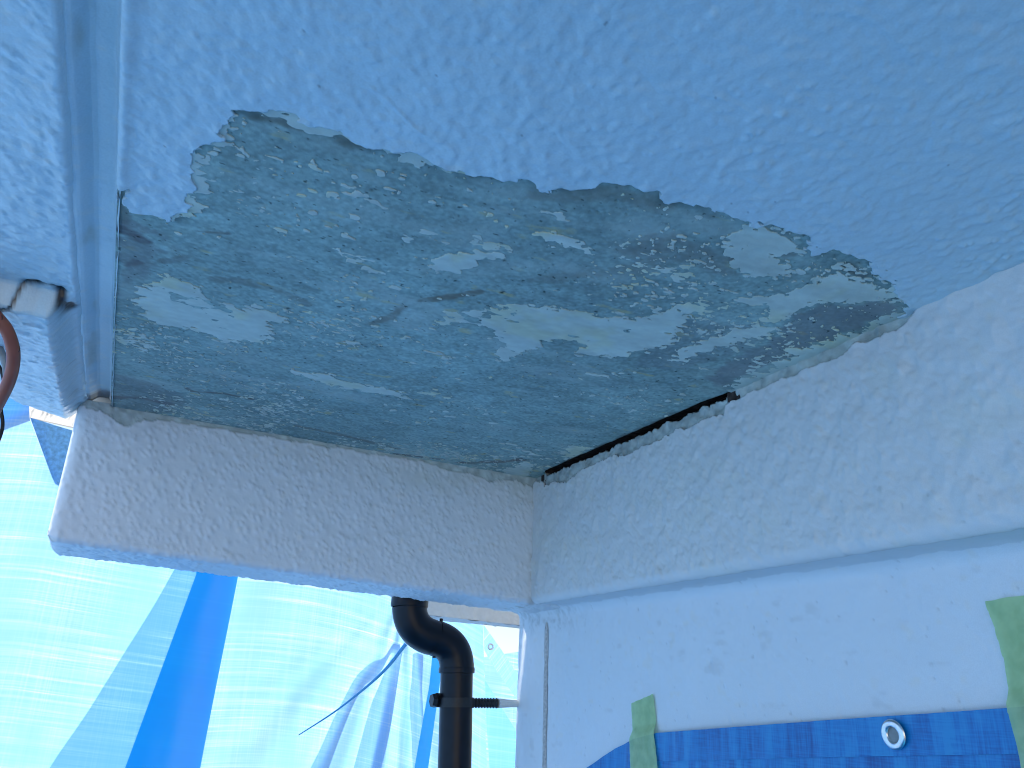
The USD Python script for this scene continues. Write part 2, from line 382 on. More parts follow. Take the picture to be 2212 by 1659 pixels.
STAINS = [   # (path, half width in metres, strength, colour)
    ([(262, 495), (300, 515), (312, 522)], 0.009, 0.9, (0.10, 0.075, 0.085)), ([(272, 575), (290, 563)], 0.008, 0.8, (0.11, 0.08, 0.09)), ([(258, 410), (262, 460), (268, 480)], 0.009, 0.6, (0.17, 0.16, 0.13)),
    ([(250, 860), (300, 858), (360, 872)], 0.013, 0.85, (0.18, 0.155, 0.15)), ([(393, 832), (417, 846), (483, 850), (540, 861)], 0.0055, 0.8, (0.15, 0.135, 0.12)),
    ([(800, 700), (847, 683), (872, 663)], 0.008, 0.65, (0.20, 0.18, 0.14)), ([(904, 651), (970, 641), (1037, 631)], 0.006, 0.75, (0.18, 0.16, 0.12)),
    ([(1084, 632), (1088, 631)], 0.005, 1.0, (0.02, 0.01, 0.012)), ([(873, 783), (878, 783)], 0.003, 1.0, (0.03, 0.02, 0.02)),
    ([(997, 1000), (1060, 998), (1140, 994)], 0.011, 0.8, (0.20, 0.155, 0.14)), ([(854, 980), (954, 992)], 0.006, 0.8, (0.17, 0.12, 0.11)),
    ([(467, 603), (560, 615), (620, 633), (660, 655)], 0.009, 0.45, (0.16, 0.15, 0.12)), ([(1820, 575), (1865, 598)], 0.009, 0.7, (0.12, 0.115, 0.10)), ([(1590, 560), (1640, 545), (1700, 548)], 0.010, 0.5, (0.14, 0.13, 0.11)),
    ([(545, 250), (600, 262), (640, 272)], 0.006, 0.6, (0.13, 0.12, 0.09)), ([(1400, 540), (1480, 545), (1570, 560)], 0.03, 0.55, (0.18, 0.17, 0.15)), ([(1160, 420), (1260, 425), (1340, 415), (1430, 440)], 0.014, 0.45, (0.20, 0.19, 0.15)),
    ([(735, 290), (800, 325)], 0.009, 0.6, (0.12, 0.12, 0.09)), ([(1190, 1015), (1300, 968), (1420, 915), (1560, 858)], 0.013, 0.7, (0.12, 0.09, 0.08)), ([(640, 920), (760, 945), (860, 970)], 0.007, 0.6, (0.2, 0.18, 0.15)),
    ([(1400, 575), (1300, 590), (1180, 605)], 0.014, 0.4, (0.2, 0.2, 0.17)), ([(350, 565), (400, 555)], 0.006, 0.5, (0.16, 0.14, 0.12)), ([(425, 500), (490, 505)], 0.004, 0.6, (0.15, 0.13, 0.11)),
]
DARK = [(1722, 680), (1775, 656), (1849, 660), (1919, 650), (1945, 660), (1892, 696), (1809, 726), (1708, 766), (1608, 813), (1568, 840), (1525, 815), (1608, 766), (1688, 720)]
DARK2 = [(1480, 690), (1560, 700), (1640, 700), (1650, 740), (1540, 780), (1440, 800), (1360, 790), (1420, 740)]

patch_xy, island_xy = px_poly(PATCH), [px_poly(p) for p in ISLANDS]
X0, X1, Y0, Y1 = GX1, 0.006, -1.46, 0.006
rag = lambda u, v: 0.0075 * fb(u, v, 28, 1, 5) + 0.0035 * fb(u, v, (70, 150), 2, 3)


def paint_cover(u, v):
    s = -sdf(patch_xy, u, v)
    tip = 1 + 2.2 * smooth01(u, -0.42, -0.12) * smooth01(-v, 0.60, 0.85)
    return s + rag(u, v) * tip + 0.008 * (tip - 1) * fb(u, v, (30, 110), 3, 4)


def filler_cover(u, v, s_paint):
    best = np.full(u.shape, -1.0)
    for p in island_xy:
        near = (u > p[:, 0].min() - 0.04) & (u < p[:, 0].max() + 0.04) & (v > p[:, 1].min() - 0.04) & (v < p[:, 1].max() + 0.04)
        if near.any():
            best[near] = np.maximum(best[near], sdf(p, u[near], v[near]))
    s = best + 0.016 * fb(u, v, (34, 52), 5, 6) + 0.012 * fb(u, v, (120, 170), 25, 4) - 0.005
    # a fringe next to the paint, and crumbs of it left all over the concrete
    s = np.maximum(s, 0.016 * (fb(u, v, 13, 6, 3) - 0.05) + s_paint + 0.005 * fb(u, v, (80, 120), 7, 4))
    s = np.maximum(s, 0.010 * (fb(u, v, (48, 75), 8, 6) + 0.6 * fb(u, v, 4, 9, 2) - 0.92))
    s = np.maximum(s, 0.010 * (fb(u, v, (130, 180), 11, 4) + 0.5 * fb(u, v, 6, 12, 2) - 0.83))
    return s


soffit_lumps = nodules((X0, Y0, X1, Y1), 6000, 0.0028, 0.007, 0.0006, 0.0042, 11, (1.0, 0.8))
soffit_pits = nodules((X0, Y0, X1, Y1), 500, 0.002, 0.004, -0.0011, -0.0004, 12)


def paint_h(u, v):
    h = 0.0026 + 0.0011 * fb(u, v, 24, 21, 3) + 0.0012 * fb(u, v, (95, 75), 22, 3) + soffit_lumps(u, v) * (0.35 + 0.65 * smooth01(fb(u, v, 3.2, 23, 2), -0.5, 0.5)) + soffit_pits(u, v)
    h += 0.0042 * np.exp(-((u - GX1 - 0.004) / 0.006) ** 2) * (1 + 0.6 * fb(u, v, (10, 55), 24, 4))      # paint built up along the groove
    worm = np.abs(fb(u, v, 9, 26, 2)) < 0.035
    return h + 0.0007 * worm * smooth01(fb(u, v, 5, 27, 2), 0.1, 0.5)


def paint_color(u, v, base=PAINT, seed=40):
    c = np.broadcast_to(base, (len(u), 3)) * (1 + 0.025 * fb(u, v, 6, seed, 3))[:, None]
    warm = smooth01(fb(u, v, (48, 62), seed + 1, 3), 0.55, 1.15)[:, None]
    c = c * (1 - 0.25 * warm) + 0.25 * warm * np.array([0.80, 0.70, 0.55])  # warm light on the lumps, put into the colour as blotches
    speck = (fb(u, v, 210, seed + 2, 2) > 1.62)[:, None]
    return np.where(speck, c * 0.55, c)


def concrete_color(u, v, s_paint):
    base = np.array([0.27, 0.37, 0.345])
    k = 0.24 * fb(u, v, 6, 51, 4) + 0.17 * fb(u, v, (34, 64), 52, 5) + 0.18 * fb(u, v, 230, 53, 2)
    c = base * np.exp(k)[:, None]
    pale = smooth01(fb(u, v, (7, 17), 54, 5), 0.0, 0.9)[:, None] * 0.45
    c = c * (1 - pale) + pale * np.array([0.50, 0.575, 0.53])
    ochre = smooth01(fb(u, v, (26, 60), 55, 4), 0.75, 1.15)[:, None] * 0.6
    c = c * (1 - ochre) + ochre * np.array([0.55, 0.48, 0.24])
    for poly, amt in ((DARK, 0.58), (DARK2, 0.3)):
        d = sdf(px_poly(poly), u, v) + 0.012 * fb(u, v, (30, 60), 57, 4)
        w = smooth01(d, -0.006, 0.008)[:, None] * amt
        c = c * (1 - w) + w * np.array([0.19, 0.19, 0.205])
    for i, (pth, wd, st, col) in enumerate(STAINS):
        p = px_poly(pth)
        near = (u > p[:, 0].min() - 0.08) & (u < p[:, 0].max() + 0.08) & (v > p[:, 1].min() - 0.08) & (v < p[:, 1].max() + 0.08)
        d = path_dist(p, u[near], v[near]) + 0.7 * wd * fb(u[near], v[near], 45, 60 + i, 4)
        w = (st * smooth01(-d, -wd * 1.3, -wd * 0.3) * np.clip(0.95 + 0.4 * fb(u[near], v[near], (60, 90), 92 + i, 4), 0.1, 1))[:, None]
        c[near] = c[near] * (1 - w) + w * np.array(col)
    for poly, amt in (([(240, 470), (300, 480), (335, 520), (330, 570), (300, 620), (240, 640)], 0.55), ([(240, 800), (330, 830), (420, 860), (420, 890), (240, 890)], 0.45)):
        d = sdf(px_poly(poly), u, v) + 0.02 * fb(u, v, (30, 45), 66, 4)
        w = smooth01(d, -0.008, 0.016)[:, None] * amt
        c = c * (1 - w) + w * np.array([0.185, 0.19, 0.19])
    edge = smooth01(s_paint, -0.02, 0.0) * smooth01(fb(u, v, 22, 58, 3), -0.1, 0.6)
    c = c * (1 - 0.42 * edge)[:, None]
    dots = smooth01(fb(u, v, (170, 230), 59, 2), 0.86, 1.05)[:, None]
    c = c * (1 - 0.7 * dots)
    return np.clip(c, 0.012, 0.9)


slab = thing('balcony_slab', 'white painted concrete balcony slab overhead with a large bare flaked patch', 'balcony slab')


def hang(u, v, h):
    return np.stack([u, v, soffit_z(u, v) - h], 1)


def film(name, u, v, f, s, hf, color, mat, parent, back=-0.0006, label=None, place=hang):
    """A coat of its own thickness, cut along its own broken edge."""
    cu, cv, cf, rim = clip(u, v, s, f)
    h = hf(cu, cv); col = color(cu, cv)
    n = len(cu)
    a, b = rim[:, 0], rim[:, 1]
    ids = np.unique(rim)
    re = np.full(n, -1); re[ids] = np.arange(len(ids)) + n
    V = np.concatenate([place(cu, cv, h), place(cu[ids], cv[ids], np.full(len(ids), back))])
    F = np.concatenate([cf, np.stack([b, a, re[a]], 1), np.stack([b, re[a], re[b]], 1)])
    return obj(name, (V, F[:, ::-1]), mat, parent, smooth=60 if False else True, colors=np.concatenate([col, col[ids] * 0.8]), label=label)


u, v, f = grid(X0, X1, Y0, Y1, 0.0022)
sp = paint_cover(u, v)
film('paint_coat', u, v, f, sp, paint_h, lambda a, b: paint_color(a, b, PAINT_BLUELIT), M_SOFFIT, slab, label='glossy white paint coat still holding on the slab')
sel = (v > -1.06)
uc, vc, fc = grid(X0, 0.004, -1.19, 0.02, 0.0016)
spc = paint_cover(uc, vc)
conc_h = lambda a, b: 0.0006 * fb(a, b, 18, 31, 3) + 0.00035 * fb(a, b, (90, 160), 32, 3) - 0.0018 * smooth01(fb(a, b, (150, 200), 33, 2), 0.95, 1.2)
SL0, SL1 = on_x(1568, 862, 0.0)[1], on_x(1178, 1030, 0.0)[1]      # the slot's two ends
slot_in = smooth01(vc, SL0 - 0.012, SL0 + 0.05) * (1 - smooth01(vc, SL1 - 0.03, SL1 + 0.006))
slot_s = np.where((vc > SL0 - 0.012) & (vc < SL1 + 0.006), -0.002 - (0.0045 + 0.0070 * smooth01(vc, SL0, SL1)) * slot_in - 0.0012 * fb(vc, vc * 0, 60, 38, 4) - uc, 1.0)
film('bare_concrete', uc, vc, fc, np.minimum(slot_s, 0.03 - spc), conc_h, lambda a, b: concrete_color(a, b, paint_cover(a, b)), M_CONCRETE, slab, back=-0.012, label='bare grey concrete with rusty stains where paint has flaked off')
sf = np.minimum(np.minimum(filler_cover(uc, vc, spc), 0.012 - spc), slot_s - 0.004)
filler_h = lambda a, b: 0.0007 + 0.0004 * fb(a, b, (60, 90), 34, 3)
filler_c = lambda a, b: np.clip(np.array([0.55, 0.61, 0.545]) * (1 + 0.13 * fb(a, b, (12, 25), 35, 4) + 0.07 * fb(a, b, (90, 150), 36, 3))[:, None] + np.array([0.03, 0.0, -0.08]) * smooth01(fb(a, b, 20, 37, 3), 0.1, 0.8)[:, None], 0.05, 0.85)
film('filler_residue', uc, vc, fc, sf, filler_h, filler_c, M_FILLER, slab, back=-0.0008, label='pale scraps of filler left on the bare concrete')

# the drip groove, its far end broken and rusty
gx = np.array([GX0 - 0.004, GX0, GX0 + 0.004, GX0 + 0.014, GX0 + 0.019, GX1 - 0.006, GX1 - 0.002, GX1, GX1 + 0.003])
gh = np.array([-0.004, -0.004, -0.006, -0.0155, -0.018, -0.018, -0.015, -0.002, 0.0018])
s_, y_, f_ = grid(0, 1, -1.46, 0.01, 1 / 48, 0.003)
t_ = s_ * (len(gx) - 1)
xg = np.interp(t_, np.arange(len(gx)), gx); hg = np.interp(t_, np.arange(len(gx)), gh) + 0.0007 * fb(s_ * 0.05, y_, (30, 50), 71, 3) + 0.001 * fb(s_ * 0.05, y_, (20, 14), 72, 2)
xg = xg + 0.0012 * fb(y_, y_ * 0, 16, 73, 3)
cg = paint_color(xg, y_, PAINT_BLUELIT * 0.97, 44)
dirt = (smooth01(fb(xg, y_, (60, 14), 74, 3), 0.1, 0.9) * smooth01(-np.abs(xg - GX0 - 0.009), -0.013, 0) * 0.45)[:, None]
cg = cg * (1 - dirt) + dirt * np.array([0.36, 0.33, 0.22])
rust = smooth01(y_ + 0.012 * fb(xg, y_, 80, 75, 4), -0.055, -0.02)[:, None] * 0.75
cg = cg * (1 - rust) + rust * np.array([0.17, 0.11, 0.10])
obj('drip_groove', (hang(xg, y_, hg), f_[:, ::-1]), M_SOFFIT, slab, smooth=True, colors=cg, label='long straight drip groove near the free edge of the slab')

# the margin outside the groove, with a thicker lump of mortar towards the beam
LIP = np.array([(EDGE_X - 0.004, -1.46), (EDGE_X, -0.6), (EDGE_X - 0.004, -0.10), (EDGE_X + 0.010, -0.045), (EDGE_X + 0.035, -0.018), (EDGE_X + 0.07, 0.012), (EDGE_X + 0.105, 0.045), (GX0 + 0.004, 0.05), (GX0 + 0.004, -1.47)])
u, v, f = grid(EDGE_X - 0.02, GX0 + 0.006, -1.46, 0.06, 0.0026)
lip_lumps = nodules((EDGE_X - 0.02, -1.46, GX0, 0.06), 5000, 0.003, 0.007, 0.0004, 0.0022, 14, (1.0, 0.7))


def step_at(u):
    return -0.512 - 0.2 * np.clip(u + 0.955, 0, 1)


def crack_mask(u, v):
    d1 = path_dist(px_poly([(-60, 612), (0, 613), (35, 613), (70, 609), (90, 612), (122, 615)]), u, v)
    d2 = path_dist(px_poly([(70, 609), (88, 611)]), u, v)
    d3 = path_dist(px_poly([(126, 618), (138, 634), (150, 652), (158, 660)]), u, v)
    n = 1 + 0.6 * fb(u, v, 70, 85, 4)
    return np.exp(-(d1 / (0.0024 * n)) ** 2) * smooth01(fb(u, v, (40, 8), 86, 3), -0.75, -0.1) + np.exp(-(d2 / (0.0055 * n)) ** 2) + np.exp(-(d3 / (0.0048 * n)) ** 2)


def lip_h(u, v):
    side = smooth01(-u, 0.937, 0.966)
    front = smooth01(v - step_at(u) - 0.003 * fb(u, v, 40, 81, 3), -0.002, 0.010)
    fade = 1 - 0.25 * smooth01(v, -0.4, 0.0)
    h = 0.002 + 0.036 * side * front * fade
    h += 0.0013 * fb(u, v, (22, 14), 82, 3) + 0.0011 * fb(u, v, 90, 83, 3) + lip_lumps(u, v) * 1.1
    h += 0.003 * np.exp(-((u + 0.944) / 0.006) ** 2) * smooth01(fb(u, v, (4, 9), 84, 3), -0.2, 0.6) * (v < -0.5)     # a run of paint
    h -= 0.007 * np.clip(crack_mask(u, v), 0, 1)
    h -= 0.014 * smooth01(u, GX0 - 0.007, GX0 + 0.004)
    return h


def lip_c(u, v):
    c = paint_color(u, v, PAINT_BLUELIT, 46)
    k = np.clip(1.3 * crack_mask(u, v), 0, 1)[:, None]
    c = c * (1 - k) + k * np.array([0.035, 0.022, 0.018])
    spots = (smooth01(fb(u, v, (60, 90), 88, 3), 0.75, 1.0) * smooth01(v, -0.42, -0.3) * 0.4)[:, None]
    return c * (1 - spots) + spots * np.array([0.3, 0.3, 0.28])


film('edge_margin', u, v, f, sdf(LIP, u, v), lip_h, lip_c, M_LIP, slab, back=-0.03, label='lumpy glossy white edge margin with a cracked mortar lump')
# the rest of the slab: its free edges, its top and the part behind the camera
obj('slab_body', trimesh.util.concatenate([box_mesh(EDGE_X + 0.003, GX1 + 0.3, -2.3, -0.03, 0.045, 0.17), box_mesh(GX1 + 0.3, 0.30, -2.3, 0.17, 0.045, 0.17), box_mesh(-0.95, GX1 + 0.3, -0.03, 0.17, 0.045, 0.17)]), M_SLAB, slab, smooth=False)
uc, vc, fc = grid(EDGE_X, 0.006, -2.3, -1.46, 0.03)
obj('paint_coat', (hang(uc, vc, 0.0026 + 0.001 * fb(uc, vc, 20, 90, 3)), fc[:, ::-1]), M_SOFFIT, slab, smooth=True, colors=paint_color(uc, vc, PAINT_BLUELIT))

# ------------------------------------------------------------------ the beam along the slab's front
beam = thing('edge_beam', 'white textured stucco beam below the slab, above the dark downpipe', 'beam')
BL, BT = -0.945, 0.165


def beam_bottom(x):
    return -0.28 - 0.0316 * x


beam_nod = nodules((-1.0, -0.02, 0.05, 0.66), 9000, 0.0028, 0.006, 0.0004, 0.0024, 15, (1.0, 0.85))
# developed section: v runs down the inner face, round the bottom arris, along the underside and up the outer face
R_ = 0.012
u, v, f = grid(BL, 0.11, 0.0, 0.27 + BT + 0.20, 0.0025)


def beam_place(x, v, h):
    bz = beam_bottom(x); top = 0.012
    H = top - bz
    L1 = H - R_; L2 = L1 + R_ * np.pi / 2; L3 = L2 + BT - 2 * R_; L4 = L3 + R_ * np.pi / 2
    y = np.zeros_like(x); z = np.zeros_like(x); ny = np.zeros_like(x); nz = np.zeros_like(x)
    a = v <= L1; y[a] = 0; z[a] = top - v[a]; ny[a] = -1
    b = (v > L1) & (v <= L2); t = (v - L1) / R_; y[b] = R_ - R_ * np.cos(t[b]); z[b] = bz[b] + R_ - R_ * np.sin(t[b]); ny[b] = -np.cos(t[b]); nz[b] = -np.sin(t[b])
    c = (v > L2) & (v <= L3); y[c] = R_ + (v - L2)[c]; z[c] = bz[c]; nz[c] = -1
    d = (v > L3) & (v <= L4); t = (v - L3) / R_; y[d] = BT - R_ + R_ * np.sin(t[d]); z[d] = bz[d] + R_ - R_ * np.cos(t[d]); ny[d] = np.sin(t[d]); nz[d] = -np.cos(t[d])
    e = v > L4; y[e] = BT; z[e] = bz[e] + R_ + (v - L4)[e]; ny[e] = 1
    # the left arris is rounded too
    k = np.clip((BL + 0.022 - x) / 0.022, 0, 1); pull = 0.022 * (1 - np.sqrt(np.maximum(1 - k * k, 0)))
    y = y + pull * np.where(y < BT / 2, 1, -1) * (np.abs(ny) > 0.01) ; z = z + pull * (-nz)
    return np.stack([x + 0 * h, y + ny * h, z + nz * h], 1) + np.stack([0 * x, 0.0069 * x, 0 * x], 1)


def beam_h(u, v):
    under = smooth01(v, 0.255, 0.29) * (1 - smooth01(v, 0.43, 0.46))
    h = 0.0008 * fb(u, v, 48, 101, 4) + beam_nod(u, v) + 0.0006 * fb(u, v, 12, 102, 3)
    return h + under * (0.0016 * fb(u, v, 120, 103, 3))


cb = paint_color(u, v, PAINT * [1.12, 1.12, 1.12], 104)
top_tone = (smooth01(0.09 - v, -0.02, 0.06) * smooth01(u, -0.75, -0.1) * (0.35 + 0.3 * fb(u, v, (14, 30), 105, 4)))[:, None]  # duller towards the top and towards the wall end
cb = cb * (1 - np.clip(top_tone, 0, 0.6)) + np.clip(top_tone, 0, 0.6) * np.array([0.52, 0.55, 0.48])
moss = (smooth01(fb(u, v, (60, 110), 106, 4), 0.72, 1.1) * smooth01(u, -0.95, -0.2) * 0.4)[:, None]
cb = cb * (1 - moss) + moss * np.array([0.36, 0.40, 0.34])
edge_d = smooth01(np.abs(u), 0.016, 0.004)[:, None] * smooth01(fb(u, v, (30, 90), 107, 3), -0.2, 0.5)[:, None] * 0.5
cb = cb * (1 - edge_d) + edge_d * np.array([0.45, 0.41, 0.34])
rip = (v < 0.0115 + 0.0045 * (1 + fb(u, v * 0, 40, 108, 5)) * (u > -0.93) + 0.02 * smooth01(u, -0.35, -0.02) * (1 + 0.6 * fb(u, v * 0, 25, 109, 4)) + 0.022 * np.exp(-((u + 0.862) / 0.03) ** 2))
cb = np.where(rip[:, None], np.array([0.50, 0.555, 0.53]) * (1 + 0.25 * fb(u, v, 80, 110, 3))[:, None], cb)
hb = beam_h(u, v) - 0.002 * rip
obj('stucco_face', (beam_place(u, v, hb), f), M_STUCCO, beam, smooth=True, colors=np.clip(cb, 0.02, 0.9))
obj('core', box_mesh(BL + 0.03, 0.0, 0.02, BT - 0.015, -0.235, 0.010), M_SLAB, beam, smooth=False)
zc = np.linspace(-0.24, 0.01, 3)
obj('end_face', box_mesh(BL + 0.001, BL + 0.028, 0.020, BT - 0.024, -0.236, 0.012), M_WHITE, beam, smooth=False)

# ------------------------------------------------------------------ the house wall
wall = thing('house_wall', 'white stucco wall to the right with a black slot below the slab', 'wall')
WD = 0.0190


def wall_bottom(y):
    return -0.28 + 0.0186 * y


wall_nod = nodules((-1.5, -0.35, 0.05, 0.05), 3500, 0.004, 0.009, -0.0009, 0.0015, 16)
u, v, f = grid(-1.46, 0.0, -0.316, 0.01, 0.0026)                     # u = y, v = z
in_slot = smooth01(u, SL0 - 0.002, SL0 + 0.004) * (1 - smooth01(u, SL1 - 0.004, SL1 + 0.002))
in_patch = smooth01(u, -1.05, -1.0)
top_edge = SY * u + 0.004 - in_patch * (0.020 + 0.006 * fb(u, u * 0, 22, 121, 4) + 0.003 * fb(u, u * 0, 130, 122, 3)) - in_slot * (0.016 + 0.007 * np.maximum(fb(u, u * 0, 17, 123, 4), -0.5))
s = np.minimum(top_edge - v, v - wall_bottom(u) - 0.0008 + 0.0008 * fb(u, u * 0, 60, 124, 3))


def wall_place(y, z, h):
    rr = 0.018
    k = np.clip((wall_bottom(y) + rr - z) / rr, 0, 1)
    return np.stack([-h + rr * (1 - np.sqrt(np.maximum(1 - k * k, 0))), y, z], 1)


def wall_h(u, v):
    return 0.0045 + 0.0022 * fb(u, v, 48, 125, 4) + wall_nod(u, v) + 0.0006 * fb(u, v, (120, 90), 126, 3)


def wall_c(u, v):
    c = paint_color(u, v, PAINT * [1.05, 1.0, 0.95], 127)
    dirt = (smooth01(fb(u, v, (80, 110), 128, 4), 0.75, 1.3) * (0.12 + 0.3 * smooth01(-v, 0.14, 0.24)) )[:, None]
    c = c * (1 - dirt) + dirt * np.array([0.42, 0.38, 0.32])
    yel = (smooth01(fb(u, v, (9, 18), 129, 3), 0.2, 0.9) * 0.25)[:, None]
    return c * (1 - yel) + yel * np.array([0.74, 0.70, 0.58])


film('stucco_coat', u, v, f, s, wall_h, wall_c, M_WALL, wall, back=0.0, place=wall_place, label='white rolled stucco coat with a ragged broken top edge')
# the mortar behind it: a ragged, lumpy strip showing above the coat, cut by the slot
u, v, f = grid(-1.46, -0.0005, -0.318, 0.01, 0.0026)
in_slot = smooth01(u, SL0 - 0.001, SL0 + 0.002) * (1 - smooth01(u, SL1 - 0.002, SL1 + 0.001))
s = np.minimum(SY * u + 0.004 - v - in_slot * (0.0095 + 0.004 * fb(u, u * 0, 45, 131, 4) + 0.003 * fb(u, u * 0, 170, 132, 3)), v - wall_bottom(u) - 0.012)
mort_c = lambda a, b: np.clip(np.array([0.45, 0.49, 0.46]) * (1 + 0.3 * fb(a, b, 90, 133, 3))[:, None], 0.05, 0.8)
film('mortar', u, v, f, s, lambda a, b: -0.002 + 0.0025 * fb(a, b, 80, 134, 4), mort_c, M_CONCRETE, wall, back=-0.05, place=lambda y, z, h: np.stack([-h, y, z], 1), label='broken grey mortar edge along the top of the stucco')
obj('slot', trimesh.util.concatenate([box_mesh(0.055, 0.075, SL0 - 0.03, SL1 + 0.03, -0.06, 0.012), box_mesh(0.002, 0.055, SL0 - 0.03, SL0 - 0.001, -0.05, 0.012), box_mesh(0.002, 0.055, SL1 + 0.001, SL1 + 0.024, -0.05, 0.012),
     box_mesh(-0.04, 0.055, SL0 - 0.03, SL1 + 0.024, 0.0125, 0.0165)]), M_RUST, wall, smooth=False, label='deep black rusty slot between slab and wall')
obj('wall_core', trimesh.util.concatenate([box_mesh(0.12, 0.28, -3.4, 0.02, -2.0, 0.012), box_mesh(0.094, 0.12, -3.4, 0.02, -2.0, -0.27), box_mesh(0.05, 0.094, -3.4, 0.02, -0.255, -0.06)]), M_SLAB, wall, smooth=False)
# lower wall, a little behind the upper band, with a filled vertical joint
LX = 0.080
WE = float(on_x(1114, 1500, LX)[1])
j0, j1 = on_x(1181, 1345, LX), on_x(1176, 1659, LX)
low_nod = nodules((-1.5, -0.75, 0.1, -0.2), 2200, 0.002, 0.005, -0.0012, 0.0006, 17)
u, v, f = grid(-1.46, WE + 0.016, -0.78, -0.262, 0.0028)


def low_place(y, z, h):
    k = np.clip((y - (WE - 0.012)) / 0.012, 0, None); kk = np.minimum(k, 1)
    x = LX - h + 0.012 * (1 - np.sqrt(np.maximum(1 - kk * kk, 0))) + np.maximum(k - 1, 0) * 0.16
    dz = np.clip((wall_bottom(y) + 0.004 - z) / 0.022, 0, 1)
    x = x - 0.022 * (1 - np.sqrt(np.maximum(1 - (1 - dz) ** 2, 0))) * (kk < 0.01)
    return np.stack([x, np.minimum(y, WE) + 0.0006 * fb(z, y * 0, 60, 140, 3), z], 1)


jd = np.abs(u - (j0[1] + (j1[1] - j0[1]) * (v - j0[2]) / (j1[2] - j0[2])) - 0.0012 * fb(v, v * 0, 22, 141, 3))
jm = smooth01(-jd, -0.0105, -0.008) * smooth01(-v, -j0[2] - 0.002, -j0[2] + 0.006)
hl = 0.0008 * fb(u, v, 40, 142, 4) + low_nod(u, v) + 0.0004 * fb(u, v, 140, 143, 3) - 0.0010 * jm
cl = paint_color(u, v, PAINT * 1.12, 144)
pit = smooth01(-low_nod(u, v), 0.0006, 0.0010)[:, None] * 0.35
cl = cl * (1 - pit) + pit * np.array([0.35, 0.33, 0.31])
dd = (smooth01(fb(u, v, (30, 60), 145, 4), 0.6, 1.1) * 0.3)[:, None]
cl = cl * (1 - dd) + dd * np.array([0.55, 0.52, 0.5])
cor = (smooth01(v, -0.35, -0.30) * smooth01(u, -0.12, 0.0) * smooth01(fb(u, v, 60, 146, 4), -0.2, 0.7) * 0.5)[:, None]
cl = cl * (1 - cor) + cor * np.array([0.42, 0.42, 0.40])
obj('lower_stucco', (low_place(u, v, hl), f), M_WALL, wall, smooth=True, colors=np.clip(cl, 0.03, 0.9), label='flatter white lower face of the wall below the band')
zs = np.linspace(j0[2], -0.78, 60); ys = j0[1] + (j1[1] - j0[1]) * (zs - j0[2]) / (j1[2] - j0[2]) + 0.0012 * fb(zs, zs * 0, 22, 141, 3)
wv = 0.0085 + 0.0016 * fb(zs, zs * 0, 50, 148, 3); wv[:3] *= [0.3, 0.8, 1.0]
V = np.concatenate([np.stack([np.full(60, LX - 0.0006), ys - wv, zs], 1), np.stack([np.full(60, LX - 0.0030) + 0.0006 * fb(zs, zs * 0, 90, 147, 3), ys, zs], 1), np.stack([np.full(60, LX - 0.0006), ys + wv, zs], 1)])
F = [(a, a + 1, b + 1) for a, b in ((i + o, i + o + 60) for o in (0, 60) for i in range(59))] + [(a, b + 1, b) for a, b in ((i + o, i + o + 60) for o in (0, 60) for i in range(59))]
uc, vc, fc = grid(0.010, LX + 0.002, -1.46, WE, 0.004)
obj('step_underside', (np.stack([uc, vc, wall_bottom(vc) + 0.0028 + 0.0010 * fb(uc, vc, 40, 150, 4) - 0.004 * smooth01(uc, LX - 0.03, LX) ** 2], 1), fc[:, ::-1]), M_WALL, wall, smooth=True, colors=paint_color(uc, vc, PAINT, 151), label='shaded underside of the step in the wall')
obj('joint_sealant', (V, np.array(F)), M_SEAL, wall, smooth=True, label='thin brownish vertical sealant line')
uc, vc, fc = grid(-3.4, -1.455, -0.32, 0.02, 0.008)
zc_ = np.maximum(vc, wall_bottom(uc) - 0.0005)
obj('stucco_coat', (wall_place(uc, zc_, 0.0045 + 0.0022 * fb(uc, vc, 48, 125, 4)), fc), M_WALL, wall, smooth=True, colors=wall_c(uc, vc))
uc, vc, fc = grid(0.010, LX + 0.002, -3.4, -1.455, 0.02)
obj('step_underside', (np.stack([uc, vc, wall_bottom(vc) + 0.0012], 1), fc[:, ::-1]), M_WALL, wall, smooth=True, colors=paint_color(uc, vc, PAINT, 151))
uc, vc, fc = grid(-3.4, -1.46, -2.0, -0.29, 0.03)
obj('lower_stucco', (np.stack([LX + 0 * uc, uc, vc], 1), fc), M_WALL, wall, smooth=True, colors=paint_color(uc, vc))
uc, vc, fc = grid(-1.46, WE + 0.016, -2.0, -0.78, 0.03)
obj('lower_stucco', (low_place(uc, vc, 0 * uc), fc), M_WALL, wall, smooth=True, colors=paint_color(uc, vc))

# ------------------------------------------------------------------ the downpipe
pipe = thing('downpipe', 'dark plastic downpipe with a double bend under the beam', 'downpipe')
PY = 0.235
PR = 0.0385
pa, pb, pc, pd = on_y(884, 1275, PY), on_y(885, 1364, PY), on_y(988, 1391, PY), on_y(982, 1659, PY)
ax_low = pd - pc; ax_low /= np.linalg.norm(ax_low)


def bend(p0, p1, p2, r, n=14):
    a = p0 - p1; a /= np.linalg.norm(a); b = p2 - p1; b /= np.linalg.norm(b)
    c0, c2 = p1 + a * r, p1 + b * r; t = np.linspace(0, 1, n)[:, None]
    return (1 - t) ** 2 * c0 + 2 * t * (1 - t) * p1 + t * t * c2


